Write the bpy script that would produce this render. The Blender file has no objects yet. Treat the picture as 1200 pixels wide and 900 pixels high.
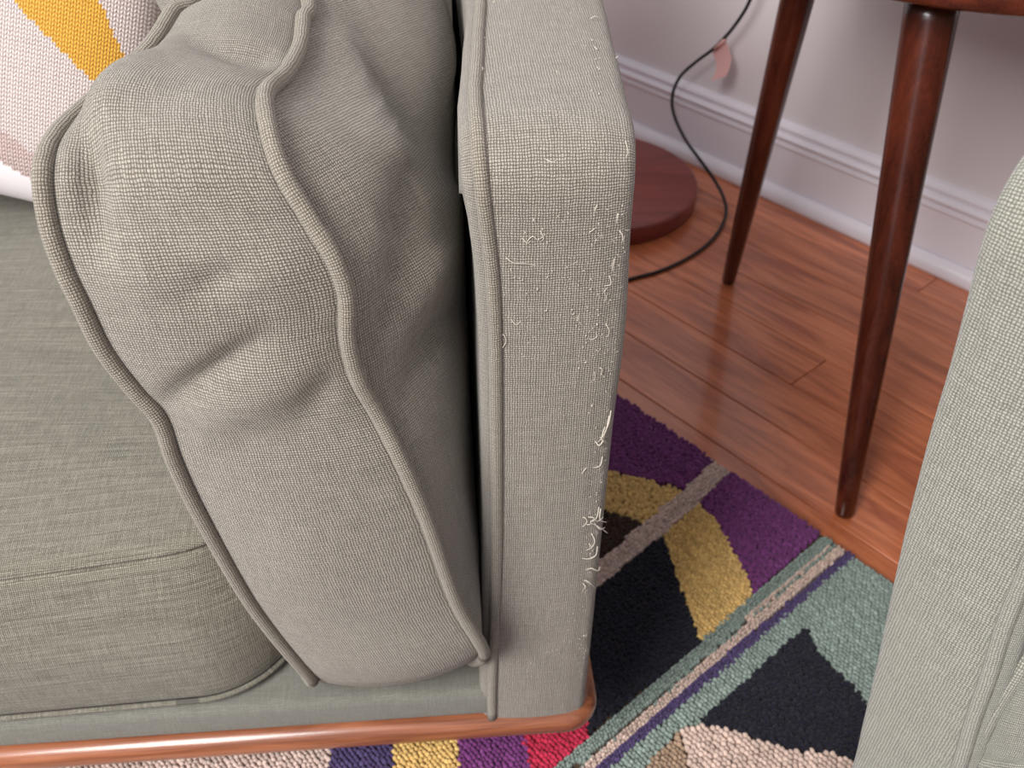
import bpy, bmesh, math, random
from mathutils import Vector, Matrix
from mathutils.geometry import tessellate_polygon
random.seed(7)
scn = bpy.context.scene
COL = scn.collection

# ------------------------------------------------------------------ camera
F_PX, PITCH, ROLL, CAM_H = 1089.0, math.radians(39.93), math.radians(0.48), 0.85
FWD = Vector((0, math.cos(PITCH), -math.sin(PITCH)))
_U0 = Vector((0, math.sin(PITCH), math.cos(PITCH)))
_R0 = Vector((1, 0, 0))
RGT = _R0 * math.cos(ROLL) + _U0 * math.sin(ROLL)
UPV = _U0 * math.cos(ROLL) - _R0 * math.sin(ROLL)
CAM = Vector((0, 0, CAM_H))
cd = bpy.data.cameras.new('camera')
co = bpy.data.objects.new('camera', cd)
COL.objects.link(co)
m = Matrix((RGT, UPV, -FWD)).transposed().to_4x4()
m.translation = CAM
co.matrix_world = m
cd.sensor_width = 36.0
cd.lens = F_PX / 1200.0 * 36.0
cd.clip_start = 0.02
cd.dof.use_dof = True
cd.dof.focus_distance = 0.52
cd.dof.aperture_fstop = 13.0
scn.camera = co

# ------------------------------------------------------------------ world, light, exposure
wd = bpy.data.worlds.new('room_light')
scn.world = wd
wd.use_nodes = True
bg = wd.node_tree.nodes['Background']
bg.inputs['Color'].default_value = (0.96, 0.94, 1.0, 1)
bg.inputs['Strength'].default_value = 0.64

def area(name, loc, target, sx, sy, power, col):
    l = bpy.data.lights.new(name, 'AREA')
    l.shape = 'RECTANGLE'
    l.size, l.size_y, l.energy, l.color = sx, sy, power, col
    o = bpy.data.objects.new(name, l)
    COL.objects.link(o)
    o.location = loc
    o.rotation_euler = (Vector(target) - Vector(loc)).to_track_quat('-Z', 'Y').to_euler()
    return o
area('window_daylight', (-1.4, -1.2, 2.2), (0.35, 0.9, 0.3), 1.2, 1.3, 118, (1.0, 0.975, 0.96))
scn.view_settings.view_transform = 'Standard'
scn.view_settings.look = 'None'
scn.view_settings.exposure = 0.0
scn.view_settings.gamma = 1.0
scn.view_settings.use_curve_mapping = False

# ------------------------------------------------------------------ frames (surveyed from the photograph)
class Frame:
    """a piece of furniture's own axes: x along its front, y into its depth, z up"""
    def __init__(self, ox, oy, yaw):
        self.o = Vector((ox, oy, 0))
        self.yaw = yaw
        self.ex = Vector((math.cos(yaw), math.sin(yaw), 0))
        self.ey = Vector((-math.sin(yaw), math.cos(yaw), 0))
    def world(self, p):
        return self.o + self.ex * p[0] + self.ey * p[1] + Vector((0, 0, p[2]))
    def local(self, P):
        q = P - self.o
        return Vector((q.dot(self.ex), q.dot(self.ey), q.z))
    def on_y(self, px, py, y):
        r = ray(px, py)
        t = (y - (CAM - self.o).dot(self.ey)) / r.dot(self.ey)
        return self.local(CAM + r * t)
    def on_z(self, px, py, z):
        return self.local(on_floor(px, py, z))
def ray(px, py):
    return FWD + RGT * ((px - 600) / F_PX) + UPV * ((450 - py) / F_PX)
def on_floor(px, py, z=0.0):
    r = ray(px, py)
    return CAM + r * ((z - CAM_H) / r.z)
def to_px(P):
    q = P - CAM
    d = q.dot(FWD)
    return 600 + F_PX * q.dot(RGT) / d, 450 - F_PX * q.dot(UPV) / d

SOFA = Frame(0.0, 0.42, math.radians(4.8))
CHAIR = Frame(0.205, 0.342, math.radians(-44))
ROOM = Frame(0.0, 0.0, math.radians(-48.53))     # x along the wall, y towards it
WALL_Y = 1.424
RUG_Y = 0.762

# ------------------------------------------------------------------ mesh helpers
def link(o, parent=None):
    COL.objects.link(o)
    if parent is not None:
        o.parent = parent
    return o
def mk(name, verts, faces, mat, parent=None, smooth=True, uvs=None, matidx=None):
    me = bpy.data.meshes.new(name)
    me.from_pydata([tuple(v) for v in verts], [], faces)
    mats = mat if isinstance(mat, (list, tuple)) else [mat]
    for mm in mats:
        me.materials.append(mm)
    if smooth:
        me.polygons.foreach_set('use_smooth', [True] * len(me.polygons))
    if matidx:
        me.polygons.foreach_set('material_index', matidx)
    if uvs is None:
        uvl = me.uv_layers.new(name='UVMap')
        for p in me.polygons:
            n = p.normal
            a = max(range(3), key=lambda i: abs(n[i]))
            for li in p.loop_indices:
                c = me.vertices[me.loops[li].vertex_index].co
                uvl.data[li].uv = ((c.y, c.z), (c.x, c.z), (c.x, c.y))[a]
    elif uvs != 'none':
        uvl = me.uv_layers.new(name='UVMap')
        flat = []
        for lp in me.loops:
            flat.extend(uvs[lp.vertex_index])
        uvl.data.foreach_set('uv', flat)
    me.update()
    return link(bpy.data.objects.new(name, me), parent)
def empty(name, loc=(0, 0, 0), yaw=0.0):
    o = bpy.data.objects.new(name, None)
    o.empty_display_size = 0.1
    o.location = loc
    o.rotation_euler = (0, 0, yaw)
    return link(o)
def tag(o, label=None, cat=None, group=None, kind=None):
    if label: o['label'] = label
    if cat: o['category'] = cat
    if group: o['group'] = group
    if kind: o['kind'] = kind
    return o
def catmull(pts, n, closed=False):
    P = [Vector(p) for p in pts]
    k = len(P)
    out = []
    segs = k if closed else k - 1
    for i in range(segs):
        if closed:
            a, b, c, d = P[(i - 1) % k], P[i], P[(i + 1) % k], P[(i + 2) % k]
        else:
            a, b, c, d = P[max(i - 1, 0)], P[i], P[i + 1], P[min(i + 2, k - 1)]
        for j in range(n):
            t = j / n
            out.append(0.5 * ((2 * b) + (c - a) * t + (2 * a - 5 * b + 4 * c - d) * t * t + (3 * b - a - 3 * c + d) * t ** 3))
    if not closed:
        out.append(P[-1].copy())
    return out
def tube(name, pts, rad, mat, parent=None, seg=10, closed=False, cap=True):
    """round tube along a polyline; rad is a number or a function of 0..1"""
    pts = [Vector(p) for p in pts]
    n = len(pts)
    rf = rad if callable(rad) else (lambda t: rad)
    tang = []
    for i in range(n):
        if closed:
            t = pts[(i + 1) % n] - pts[i - 1]
        else:
            t = pts[min(i + 1, n - 1)] - pts[max(i - 1, 0)]
        tang.append(t.normalized())
    ref = Vector((0, 0, 1)) if abs(tang[0].z) < 0.9 else Vector((1, 0, 0))
    u = (ref - tang[0] * ref.dot(tang[0])).normalized()
    V, Fc, UV = [], [], []
    arc = 0.0
    for i in range(n):
        if i:
            arc += (pts[i] - pts[i - 1]).length
        u = (u - tang[i] * u.dot(tang[i])).normalized()
        w = tang[i].cross(u)
        r = rf(i / max(1, n - 1))
        for j in range(seg):
            a = 2 * math.pi * j / seg
            V.append(pts[i] + (u * math.cos(a) + w * math.sin(a)) * r)
            UV.append((r * abs(a - math.pi), arc))
    rings = n if closed else n - 1
    for i in range(rings):
        a, b = i * seg, ((i + 1) % n) * seg
        for j in range(seg):
            k = (j + 1) % seg
            Fc.append((a + j, a + k, b + k, b + j))
    if cap and not closed:
        Fc.append(tuple(reversed(range(seg))))
        Fc.append(tuple(range((n - 1) * seg, n * seg)))
    return mk(name, V, Fc, mat, parent, True, UV)
def sweep(name, path, normals, prof, mat, parent=None, closed_prof=True, smooth=True):
    """profile (a along the outward normal, z up) along a horizontal path"""
    V, Fc = [], []
    k = len(prof)
    for p, nn in zip(path, normals):
        for (a, z) in prof:
            V.append((p[0] + nn[0] * a, p[1] + nn[1] * a, z))
    for i in range(len(path) - 1):
        for j in range(k if closed_prof else k - 1):
            q = (j + 1) % k
            Fc.append((i * k + j, i * k + q, (i + 1) * k + q, (i + 1) * k + j))
    if closed_prof:
        Fc.append(tuple(reversed(range(k))))
        Fc.append(tuple(range((len(path) - 1) * k, len(path) * k)))
    return mk(name, V, Fc, mat, parent, smooth)
def soft_box(name, lo, hi, r, mat, parent=None, seg=4):
    bm = bmesh.new()
    bmesh.ops.create_cube(bm, size=1.0)
    for v in bm.verts:
        v.co = Vector([(lo[i] + hi[i]) / 2 + v.co[i] * (hi[i] - lo[i]) for i in range(3)])
    if r > 0:
        bmesh.ops.bevel(bm, geom=bm.edges[:], offset=r, segments=seg, profile=0.5, affect='EDGES')
    V = [v.co.copy() for v in bm.verts]
    bm.verts.index_update()
    Fc = [tuple(v.index for v in f.verts) for f in bm.faces]
    bm.free()
    return mk(name, V, Fc, mat, parent, True)
def lathe(name, prof, mat, parent=None, seg=48, axis=None, base=(0, 0, 0)):
    """profile of (radius, height) turned about an axis"""
    ax = Vector(axis).normalized() if axis is not None else Vector((0, 0, 1))
    b = Vector(base)
    ref = Vector((1, 0, 0))
    u = (ref - ax * ref.dot(ax)).normalized()
    w = ax.cross(u)
    V, Fc, UV = [], [], []
    for (r, h) in prof:
        for j in range(seg):
            a = 2 * math.pi * j / seg
            V.append(b + ax * h + (u * math.cos(a) + w * math.sin(a)) * r)
            UV.append((abs(a - math.pi) * 0.02, h))
    for i in range(len(prof) - 1):
        for j in range(seg):
            k = (j + 1) % seg
            Fc.append((i * seg + j, i * seg + k, (i + 1) * seg + k, (i + 1) * seg + j))
    Fc.append(tuple(reversed(range(seg))))
    Fc.append(tuple(range((len(prof) - 1) * seg, len(prof) * seg)))
    return mk(name, V, Fc, mat, parent, True, UV)

# ------------------------------------------------------------------ materials
class NT:
    def __init__(self, name):
        self.m = bpy.data.materials.new(name)
        self.m.use_nodes = True
        self.t = self.m.node_tree
        self.b = self.t.nodes['Principled BSDF']
    def n(self, typ, **kw):
        nd = self.t.nodes.new(typ)
        for k, v in kw.items():
            setattr(nd, k, v)
        return nd
    def put(self, sock, v):
        if isinstance(v, bpy.types.NodeSocket):
            self.t.links.new(v, sock)
        elif isinstance(v, (tuple, list)):
            sock.default_value = tuple(v) + ((1,) if len(v) == 3 and sock.type == 'RGBA' else ())
        else:
            sock.default_value = v
    def math(self, op, a, b=0.0, c=0.0):
        nd = self.n('ShaderNodeMath', operation=op)
        self.put(nd.inputs[0], a); self.put(nd.inputs[1], b); self.put(nd.inputs[2], c)
        return nd.outputs[0]
    def coord(self, out='UV'):
        return self.n('ShaderNodeTexCoord').outputs[out]
    def mapping(self, v, scale=(1, 1, 1), loc=(0, 0, 0), rot=(0, 0, 0)):
        nd = self.n('ShaderNodeMapping')
        self.put(nd.inputs['Vector'], v)
        nd.inputs['Scale'].default_value = scale
        nd.inputs['Location'].default_value = loc
        nd.inputs['Rotation'].default_value = rot
        return nd.outputs[0]
    def noise(self, v, scale, detail=2.0, rough=0.5, dist=0.0, color=False):
        nd = self.n('ShaderNodeTexNoise')
        self.put(nd.inputs['Vector'], v)
        nd.inputs['Scale'].default_value = scale
        nd.inputs['Detail'].default_value = detail
        nd.inputs['Roughness'].default_value = rough
        nd.inputs['Distortion'].default_value = dist
        return nd.outputs['Color' if color else 'Fac']
    def ramp(self, fac, stops):
        nd = self.n('ShaderNodeValToRGB')
        self.put(nd.inputs[0], fac)
        els = nd.color_ramp.elements
        while len(els) < len(stops):
            els.new(0.5)
        for e, (p, c) in zip(els, stops):
            e.position = p
            e.color = tuple(c) + (1,) if len(c) == 3 else c
        return nd.outputs[0]
    def mix(self, fac, a, b, mode='MIX'):
        nd = self.n('ShaderNodeMix', data_type='RGBA', blend_type=mode)
        self.put(nd.inputs[0], fac); self.put(nd.inputs[6], a); self.put(nd.inputs[7], b)
        return nd.outputs[2]
    def vmath(self, op, a, b):
        nd = self.n('ShaderNodeVectorMath', operation=op)
        self.put(nd.inputs[0], a); self.put(nd.inputs[1], b)
        return nd.outputs[0]
    def bump(self, h, dist, strength=1.0):
        nd = self.n('ShaderNodeBump')
        self.put(nd.inputs['Height'], h)
        nd.inputs['Distance'].default_value = dist
        nd.inputs['Strength'].default_value = strength
        self.t.links.new(nd.outputs[0], self.b.inputs['Normal'])
    def done(self, color, rough=0.6, spec=0.5, sheen=0.0, coat=0.0):
        self.put(self.b.inputs['Base Color'], color)
        self.put(self.b.inputs['Roughness'], rough)
        self.b.inputs['Specular IOR Level'].default_value = spec
        self.b.inputs['Sheen Weight'].default_value = sheen
        self.b.inputs['Sheen Roughness'].default_value = 0.5
        self.b.inputs['Coat Weight'].default_value = coat
        self.b.inputs['Coat Roughness'].default_value = 0.12
        return self.m
def lin(r, g, b):
    f = lambda c: (c / 255 / 12.92) if c / 255 <= 0.04045 else ((c / 255 + 0.055) / 1.055) ** 2.4
    return (f(r), f(g), f(b))

def weave(name, light, dark, pitch=0.00155, slub=0.35, bump=0.0006, streak=0.0, angle=0.0, wash=None):
    """plain basket weave of thick and thin yarns"""
    t = NT(name)
    uv = t.mapping(t.coord('UV'), rot=(0, 0, angle))
    wob = t.noise(t.mapping(uv, (170, 170, 1)), 1.0, 2.0, color=True)
    wob = t.vmath('MULTIPLY', t.vmath('SUBTRACT', wob, (0.5, 0.5, 0.5)), (1.1, 1.1, 0))
    uvs = t.vmath('ADD', t.mapping(uv, (1 / pitch, 1 / pitch, 1)), wob)
    sx = t.n('ShaderNodeSeparateXYZ')
    t.put(sx.inputs[0], uvs)
    u, v = sx.outputs[0], sx.outputs[1]
    cu = t.math('ABSOLUTE', t.math('SINE', t.math('MULTIPLY', u, math.pi)))
    cv = t.math('ABSOLUTE', t.math('SINE', t.math('MULTIPLY', v, math.pi)))
    par = t.math('FLOORED_MODULO', t.math('ADD', t.math('FLOOR', u), t.math('FLOOR', v)), 2.0)
    warp = t.math('MULTIPLY', t.math('POWER', cu, 0.9), t.math('POWER', cv, 0.32))
    weft = t.math('MULTIPLY', t.math('POWER', cu, 0.32), t.math('POWER', cv, 0.9))
    mixn = t.n('ShaderNodeMix')
    t.put(mixn.inputs[0], par); t.put(mixn.inputs[2], warp); t.put(mixn.inputs[3], weft)
    h = mixn.outputs[0]
    # each yarn a little lighter or darker, with slubs running along it
    s1 = t.noise(t.mapping(uv, (1 / (pitch * 1.1), 45, 1)), 1.0, 2.0, 0.6)
    s2 = t.noise(t.mapping(uv, (45, 1 / (pitch * 1.1), 1)), 1.0, 2.0, 0.6)
    mx2 = t.n('ShaderNodeMix')
    t.put(mx2.inputs[0], par); t.put(mx2.inputs[2], s1); t.put(mx2.inputs[3], s2)
    yarn = mx2.outputs[0]
    speck = t.noise(t.mapping(uv, (520, 520, 1)), 1.0, 1.0)
    val = t.math('ADD', t.math('MULTIPLY', h, 0.62), t.math('MULTIPLY', t.math('SUBTRACT', yarn, 0.5), slub * 1.9))
    val = t.math('ADD', val, t.math('MULTIPLY', t.math('SUBTRACT', speck, 0.5), 0.22))
    if streak:
        sk = t.noise(t.mapping(uv, (9, 420, 1)), 1.0, 3.0, 0.65)
        val = t.math('ADD', val, t.math('MULTIPLY', t.math('SUBTRACT', sk, 0.5), streak * 1.6))
    col = t.ramp(val, [(0.12, dark), (0.62, light), (1.0, tuple(min(1, c * 1.28 + 0.02) for c in light))])
    big = t.noise(t.mapping(uv, (7, 7, 1)), 1.0, 3.0, 0.6)
    col = t.mix(t.math('MULTIPLY', big, 0.22), col, wash or tuple(c * 0.75 for c in light))
    hh = t.math('ADD', h, t.math('MULTIPLY', yarn, 0.7))
    t.bump(hh, bump, 0.9)
    return t.done(col, 0.92, 0.15, 0.25)

def wood(name, c0, c1, c2, scale=6.0, rough=0.32, along=(1, 14, 14), coat=0.3, coords='Object', grain=1.0, rnd=0.0):
    t = NT(name)
    crd = t.coord(coords)
    if rnd:
        oi = t.n('ShaderNodeObjectInfo')
        off = t.n('ShaderNodeCombineXYZ')
        t.put(off.inputs[0], t.math('MULTIPLY', oi.outputs['Random'], 37.0))
        t.put(off.inputs[1], t.math('MULTIPLY', oi.outputs['Random'], 11.0))
        crd = t.vmath('ADD', crd, off.outputs[0])
    v = t.mapping(crd, along)
    a = t.noise(v, scale, 4.0, 0.6, 0.8)
    fine = t.noise(t.mapping(crd, tuple(x * (1 if x == min(along) else 9) for x in along)), scale * 2.2, 2.0, 0.6)
    fac = t.math('ADD', t.math('MULTIPLY', a, 0.85), t.math('MULTIPLY', t.math('SUBTRACT', fine, 0.5), 0.45 * grain))
    col = t.ramp(fac, [(0.28, c0), (0.5, c1), (0.72, c2)])
    if rnd:
        hue = t.n('ShaderNodeHueSaturation')
        t.put(hue.inputs['Color'], col)
        t.put(hue.inputs['Value'], t.math('ADD', 1.0 - rnd / 2, t.math('MULTIPLY', oi.outputs['Random'], rnd)))
        col = hue.outputs[0]
    t.bump(fine, 0.0003, 0.25)
    return t.done(col, rough, 0.5, 0.0, coat)

def plain(name, col, rough=0.5, spec=0.5, var=0.08, scale=30.0, bump=0.0):
    t = NT(name)
    ns = t.noise(t.coord('Object'), scale, 3.0)
    c = t.mix(t.math('MULTIPLY', ns, var * 2), col, tuple(x * 0.6 for x in col))
    if bump:
        t.bump(ns, bump, 0.5)
    return t.done(c, rough, spec)

M_FAB = weave('sofa_weave', lin(180, 173, 160), lin(90, 84, 73), pitch=0.0015, slub=0.34)
M_RAIL = weave('cool_lit_rail_weave', lin(162, 161, 150), lin(104, 104, 94), pitch=0.0011, slub=0.5)  # sofa cloth again, with the cooler light on the rail put into its colour
M_FABS = weave('seat_weave', lin(163, 158, 142), lin(88, 84, 71), pitch=0.0014, slub=0.6, streak=0.5)
M_PIPE = weave('piping_weave', lin(175, 167, 152), lin(99, 92, 79), pitch=0.0015, angle=0.0, slub=0.3)
M_CPIPE = weave('armchair_piping_weave', lin(180, 178, 166), lin(112, 110, 98), pitch=0.0016, slub=0.3)
M_CHAIR = weave('armchair_weave', lin(178, 177, 165), lin(100, 99, 88), pitch=0.0017, slub=0.3, bump=0.0004)
M_THREAD = plain('loose_thread_fibre', lin(206, 198, 184), 0.9, 0.1)
M_DARK = plain('black_lining_cloth', lin(30, 28, 26), 0.95, 0.1)
M_TRIM = wood('orange_walnut_trim', lin(116, 66, 42), lin(154, 94, 64), lin(182, 120, 86), 3.0, 0.28, (2, 26, 26), 0.4)
M_TABLE = wood('dark_red_table_wood', lin(58, 22, 13), lin(86, 36, 22), lin(112, 52, 33), 5.0, 0.24, (10, 10, 1), 0.4)
M_TOP = wood('dark_red_table_top_wood', lin(70, 28, 18), lin(98, 44, 27), lin(122, 58, 38), 5.0, 0.24, (1, 14, 14), 0.4)
M_LAMP = wood('red_brown_lamp_base', lin(112, 46, 38), lin(138, 62, 54), lin(152, 74, 64), 4.0, 0.42, (1, 8, 8), 0.1)
M_PLANK = wood('cherry_floor_plank', lin(156, 80, 48), lin(206, 122, 80), lin(226, 148, 104), 2.6, 0.30, (1.8, 15, 15), 0.5, rnd=0.20, grain=0.6)
M_SUB = plain('floor_gap_dark', lin(58, 30, 20), 0.9, 0.1)
M_WALL = plain('lavender_grey_paint', lin(228, 220, 222), 0.6, 0.3, 0.03, 4.0)
M_BASE = plain('white_gloss_baseboard', lin(232, 226, 232), 0.3, 0.5, 0.02, 5.0)
M_CORD = plain('black_rubber_cord', lin(26, 24, 26), 0.45, 0.4)
M_TAG = plain('pink_paper_tag', lin(226, 176, 172), 0.8, 0.2, 0.1, 60)
M_METAL = plain('brushed_brass', lin(120, 92, 60), 0.35, 0.5)
M_METAL.node_tree.nodes['Principled BSDF'].inputs['Metallic'].default_value = 1.0
M_SHADE = plain('linen_lampshade', lin(226, 216, 200), 0.85, 0.1)

# ------------------------------------------------------------------ the room
def room_obj(o):
    o.location = (0, 0, 0)
    o.rotation_euler = (0, 0, ROOM.yaw)
    return o
X0, X1 = -4.2, 2.6
fl = room_obj(mk('floor', [(X0, -3.2, -0.006), (X1, -3.2, -0.006), (X1, WALL_Y + 0.15, -0.006), (X0, WALL_Y + 0.15, -0.006),
                           (X0, -3.2, -0.05), (X1, -3.2, -0.05), (X1, WALL_Y + 0.15, -0.05), (X0, WALL_Y + 0.15, -0.05)],
                 [(0, 1, 2, 3), (7, 6, 5, 4), (0, 4, 5, 1), (1, 5, 6, 2), (2, 6, 7, 3), (3, 7, 4, 0)], M_SUB, None, False))
tag(fl, 'glossy red cherry plank floor between the rug and the wall', 'floor', kind='structure')
# planks, 88 mm wide, laid parallel to the wall
PW = 0.0881
PY0 = 0.7975
plank_cache = {}
def plank(x0, x1, row):
    L = round(x1 - x0, 3)
    if L not in plank_cache:
        g, c, h = 0.0005, 0.0010, -0.006
        a, b = L / 2 - g, PW / 2 - g
        V = [(-a, -b, h), (a, -b, h), (a, b, h), (-a, b, h), (-a, -b, -c), (a, -b, -c), (a, b, -c), (-a, b, -c),
             (-a + c, -b + c, 0), (a - c, -b + c, 0), (a - c, b - c, 0), (-a + c, b - c, 0)]
        Fc = [(8, 9, 10, 11)] + [(i, (i + 1) % 4, 4 + (i + 1) % 4, 4 + i) for i in range(4)] + [(4 + i, 4 + (i + 1) % 4, 8 + (i + 1) % 4, 8 + i) for i in range(4)]
        o = mk('floor_plank', V, Fc, M_PLANK, fl, False)
        plank_cache[L] = o.data
    else:
        o = link(bpy.data.objects.new('floor_plank', plank_cache[L]), fl)
    o.location = ((x0 + x1) / 2, PY0 + (row + 0.5) * PW, 0)
joints = {-1: [-1.45, -0.05], 0: [-1.20, 0.10], 1: [-1.62, 0.02], 2: [-0.50], 3: [-1.35, 0.15], 4: [-1.75, 0.05], 5: [-1.30, -0.10], 6: [-0.507], 7: [-0.9]}
for row in range(-18, 8):
    js = joints.get(row)
    if js is None:
        js = [-1.4 + 0.37 * (row % 3), -0.2 + 0.31 * (row % 4)]
    if row == 2: js = [-1.7, -0.50, 0.7]
    if row == 6: js = [-1.8, -0.507, 0.6]
    xs = [X0] + [-3.0 + 0.21 * (row % 5)] + sorted(js) + [1.5 - 0.17 * (row % 4), X1]
    for a, b in zip(xs[:-1], xs[1:]):
        plank(a, b, row)

wl = room_obj(mk('wall_back', [(X0, WALL_Y, -0.02), (X1, WALL_Y, -0.02), (X1, WALL_Y, 2.5), (X0, WALL_Y, 2.5),
                               (X0, WALL_Y + 0.12, -0.02), (X1, WALL_Y + 0.12, -0.02), (X1, WALL_Y + 0.12, 2.5), (X0, WALL_Y + 0.12, 2.5)],
                 [(0, 1, 2, 3), (7, 6, 5, 4), (3, 2, 6, 7), (0, 4, 5, 1), (0, 3, 7, 4), (1, 5, 6, 2)], M_WALL, None, False))
tag(wl, 'pale lavender grey painted wall behind the side table', 'wall', kind='structure')
# baseboard: tall flat board with a stepped, beaded cap; shoe moulding at the floor
cap = [(0, 0.0), (0.016, 0.0), (0.016, 0.098), (0.0185, 0.100), (0.0195, 0.104), (0.0185, 0.107), (0.0155, 0.108), (0.0155, 0.1115),
       (0.019, 0.113), (0.021, 0.1165), (0.021, 0.1195), (0.017, 0.1235), (0.0125, 0.125), (0.0125, 0.128), (0.0145, 0.130), (0.0145, 0.134), (0.011, 0.1385), (0.006, 0.1415), (0, 0.142)]
bb = room_obj(sweep('baseboard_back', [(X0, WALL_Y), (X1, WALL_Y)], [(0, -1), (0, -1)], cap, M_BASE, None, True, False))
tag(bb, 'white baseboard with a beaded stepped cap along the wall', 'baseboard', kind='structure')
shoe = [(0.0155, 0.0), (0.036, 0.0), (0.036, 0.006)] + [(0.0155 + 0.0205 * math.cos(a), 0.006 + 0.022 * math.sin(a)) for a in [i * math.pi / 16 for i in range(1, 9)]]
sh = room_obj(sweep('trim_1', [(X0, WALL_Y), (X1, WALL_Y)], [(0, -1), (0, -1)], shoe, M_BASE, None, True, True))
tag(sh, 'white rounded shoe moulding where baseboard meets floor', 'moulding', kind='structure')

# ------------------------------------------------------------------ rug: one colour field per part, loops and pile as real tufts
RUG_T = 0.009
def tuft_mat(name, col, var=0.3):
    t = NT(name)
    at = t.n('ShaderNodeAttribute', attribute_name='tuft')
    f = at.outputs['Fac']
    c = t.ramp(f, [(0.0, tuple(x * (1 - var) for x in col)), (0.6, col), (1.0, tuple(min(1, x * (1 + var) + 0.01) for x in col))])
    fib = t.noise(t.mapping(t.coord('Object'), (1, 1, 1)), 2200.0, 1.0)
    c = t.mix(t.math('MULTIPLY', fib, 0.35), c, tuple(x * 0.5 for x in col))
    return t.done(c, 0.85, 0.2, 0.15)
RC = {n: lin(*c) for n, c in dict(purple=(124, 60, 122), gold=(232, 194, 122), cream=(212, 188, 174), navy=(24, 24, 38), brown=(62, 44, 32),
      teal=(140, 155, 146), indigo=(86, 70, 114), red=(198, 46, 78), tan=(168, 142, 118), stone=(224, 200, 188)).items()}
RM = {n: tuft_mat('rug_' + n + '_wool', c, 0.22 if n in ('navy', 'brown') else 0.3) for n, c in RC.items()}
M_BACKING = plain('rug_backing_jute', lin(92, 76, 64), 0.95, 0.1, 0.3, 300)
rug = empty('rug')
tag(rug, 'tufted wool rug of purple, gold, teal and navy shapes on the floor', 'rug')
rb = mk('backing', [ROOM.world((x, y, z)) for z in (0.0005, RUG_T - 0.003) for x, y in ((-1.9, -1.5), (0.9, -1.5), (0.9, RUG_Y), (-1.9, RUG_Y))],
        [(3, 2, 1, 0), (4, 5, 6, 7), (0, 1, 5, 4), (1, 2, 6, 5), (2, 3, 7, 6), (3, 0, 4, 7)], M_BACKING, rug, False)
rb['label'] = 'low woven backing under the coloured fields'
def inside(poly, x, y):
    c = False
    j = len(poly) - 1
    for i in range(len(poly)):
        xi, yi = poly[i]; xj, yj = poly[j]
        if (yi > y) != (yj > y) and x < (xj - xi) * (y - yi) / (yj - yi) + xi:
            c = not c
        j = i
    return c
def edge_dist(poly, x, y):
    best = 9
    for i in range(len(poly)):
        ax, ay = poly[i - 1]; bx, by = poly[i]
        dx, dy = bx - ax, by - ay
        t = max(0, min(1, ((x - ax) * dx + (y - ay) * dy) / (dx * dx + dy * dy + 1e-12)))
        best = min(best, math.hypot(x - ax - t * dx, y - ay - t * dy))
    return best
def field(col, px_poly, pitch=0.0050, h=0.0075, pile=False, row_ang=None, label=None, floor_poly=None):
    """fill a polygon (traced on the floor) with wool loops or cut pile"""
    if floor_poly is None:
        W = [on_floor(x, y, RUG_T + 0.003) for x, y in px_poly]
    else:
        W = [ROOM.world((x, y, 0)) for x, y in floor_poly]
    ang = ROOM.yaw if row_ang is None else row_ang
    ca, sa = math.cos(ang), math.sin(ang)
    P = [(p.x * ca + p.y * sa, -p.x * sa + p.y * ca) for p in W]
    x0, x1 = min(p[0] for p in P), max(p[0] for p in P)
    y0, y1 = min(p[1] for p in P), max(p[1] for p in P)
    V, Fc, A = [], [], []
    k = 6
    ny = int((y1 - y0) / pitch) + 1
    nx = int((x1 - x0) / (pitch * 1.05)) + 1
    for iy in range(ny):
        rowv = random.uniform(-0.12, 0.12)
        for ix in range(nx):
            jx = 0.45 if pile else 0.16
            x = x0 + (ix + 0.5 * (iy % 2)) * pitch * 1.05 + random.uniform(-jx, jx) * pitch
            y = y0 + iy * pitch + random.uniform(-jx, jx) * pitch * 0.8
            if not inside(P, x, y):
                continue
            wx, wy = x * ca - y * sa, x * sa + y * ca
            if ROOM.local(Vector((wx, wy, 0))).y > RUG_Y - pitch * 0.35:
                continue
            r = pitch * (random.uniform(0.60, 0.74) if pile else random.uniform(0.54, 0.66))
            hh = h * random.uniform(0.86, 1.1)
            z0 = RUG_T - 0.0045
            b = len(V)
            tw = random.uniform(0, 6.28)
            lx, ly = random.uniform(-1, 1) * r * 0.35, random.uniform(-1, 1) * r * 0.35
            levels = ((1.0, 0.0), (1.06, 0.5), (0.72, 0.86)) if not pile else ((0.9, 0.0), (1.12, 0.72), (0.9, 0.95))
            sx = 1.25 if not pile else 1.0
            for li, (rs, zs) in enumerate(levels):
                for q in range(k):
                    a = tw + 2 * math.pi * q / k
                    ux, uy = math.cos(a) * r * rs * sx, math.sin(a) * r * rs
                    V.append((wx + ux * ca - uy * sa + lx * zs, wy + ux * sa + uy * ca + ly * zs, z0 + hh * zs))
            V.append((wx + lx, wy + ly, z0 + hh))
            tv = max(0, min(1, 0.5 + rowv + random.uniform(-0.35, 0.35)))
            A.extend([tv] * (3 * k + 1))
            for li in range(2):
                for q in range(k):
                    q2 = (q + 1) % k
                    Fc.append((b + li * k + q, b + li * k + q2, b + (li + 1) * k + q2, b + (li + 1) * k + q))
            for q in range(k):
                Fc.append((b + 2 * k + q, b + 2 * k + (q + 1) % k, b + 3 * k))
    if not V:
        return None
    o = mk(col + '_wool_field', V, Fc, RM[col], rug, True, 'none')
    at = o.data.attributes.new('tuft', 'FLOAT', 'POINT')
    at.data.foreach_set('value', A)
    o['kind'] = 'stuff'
    if label:
        o['label'] = label
    return o
p0, p1 = on_floor(985, 640), on_floor(690, 895)
BA = math.atan2(p0.y - p1.y, p0.x - p1.x)
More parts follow.
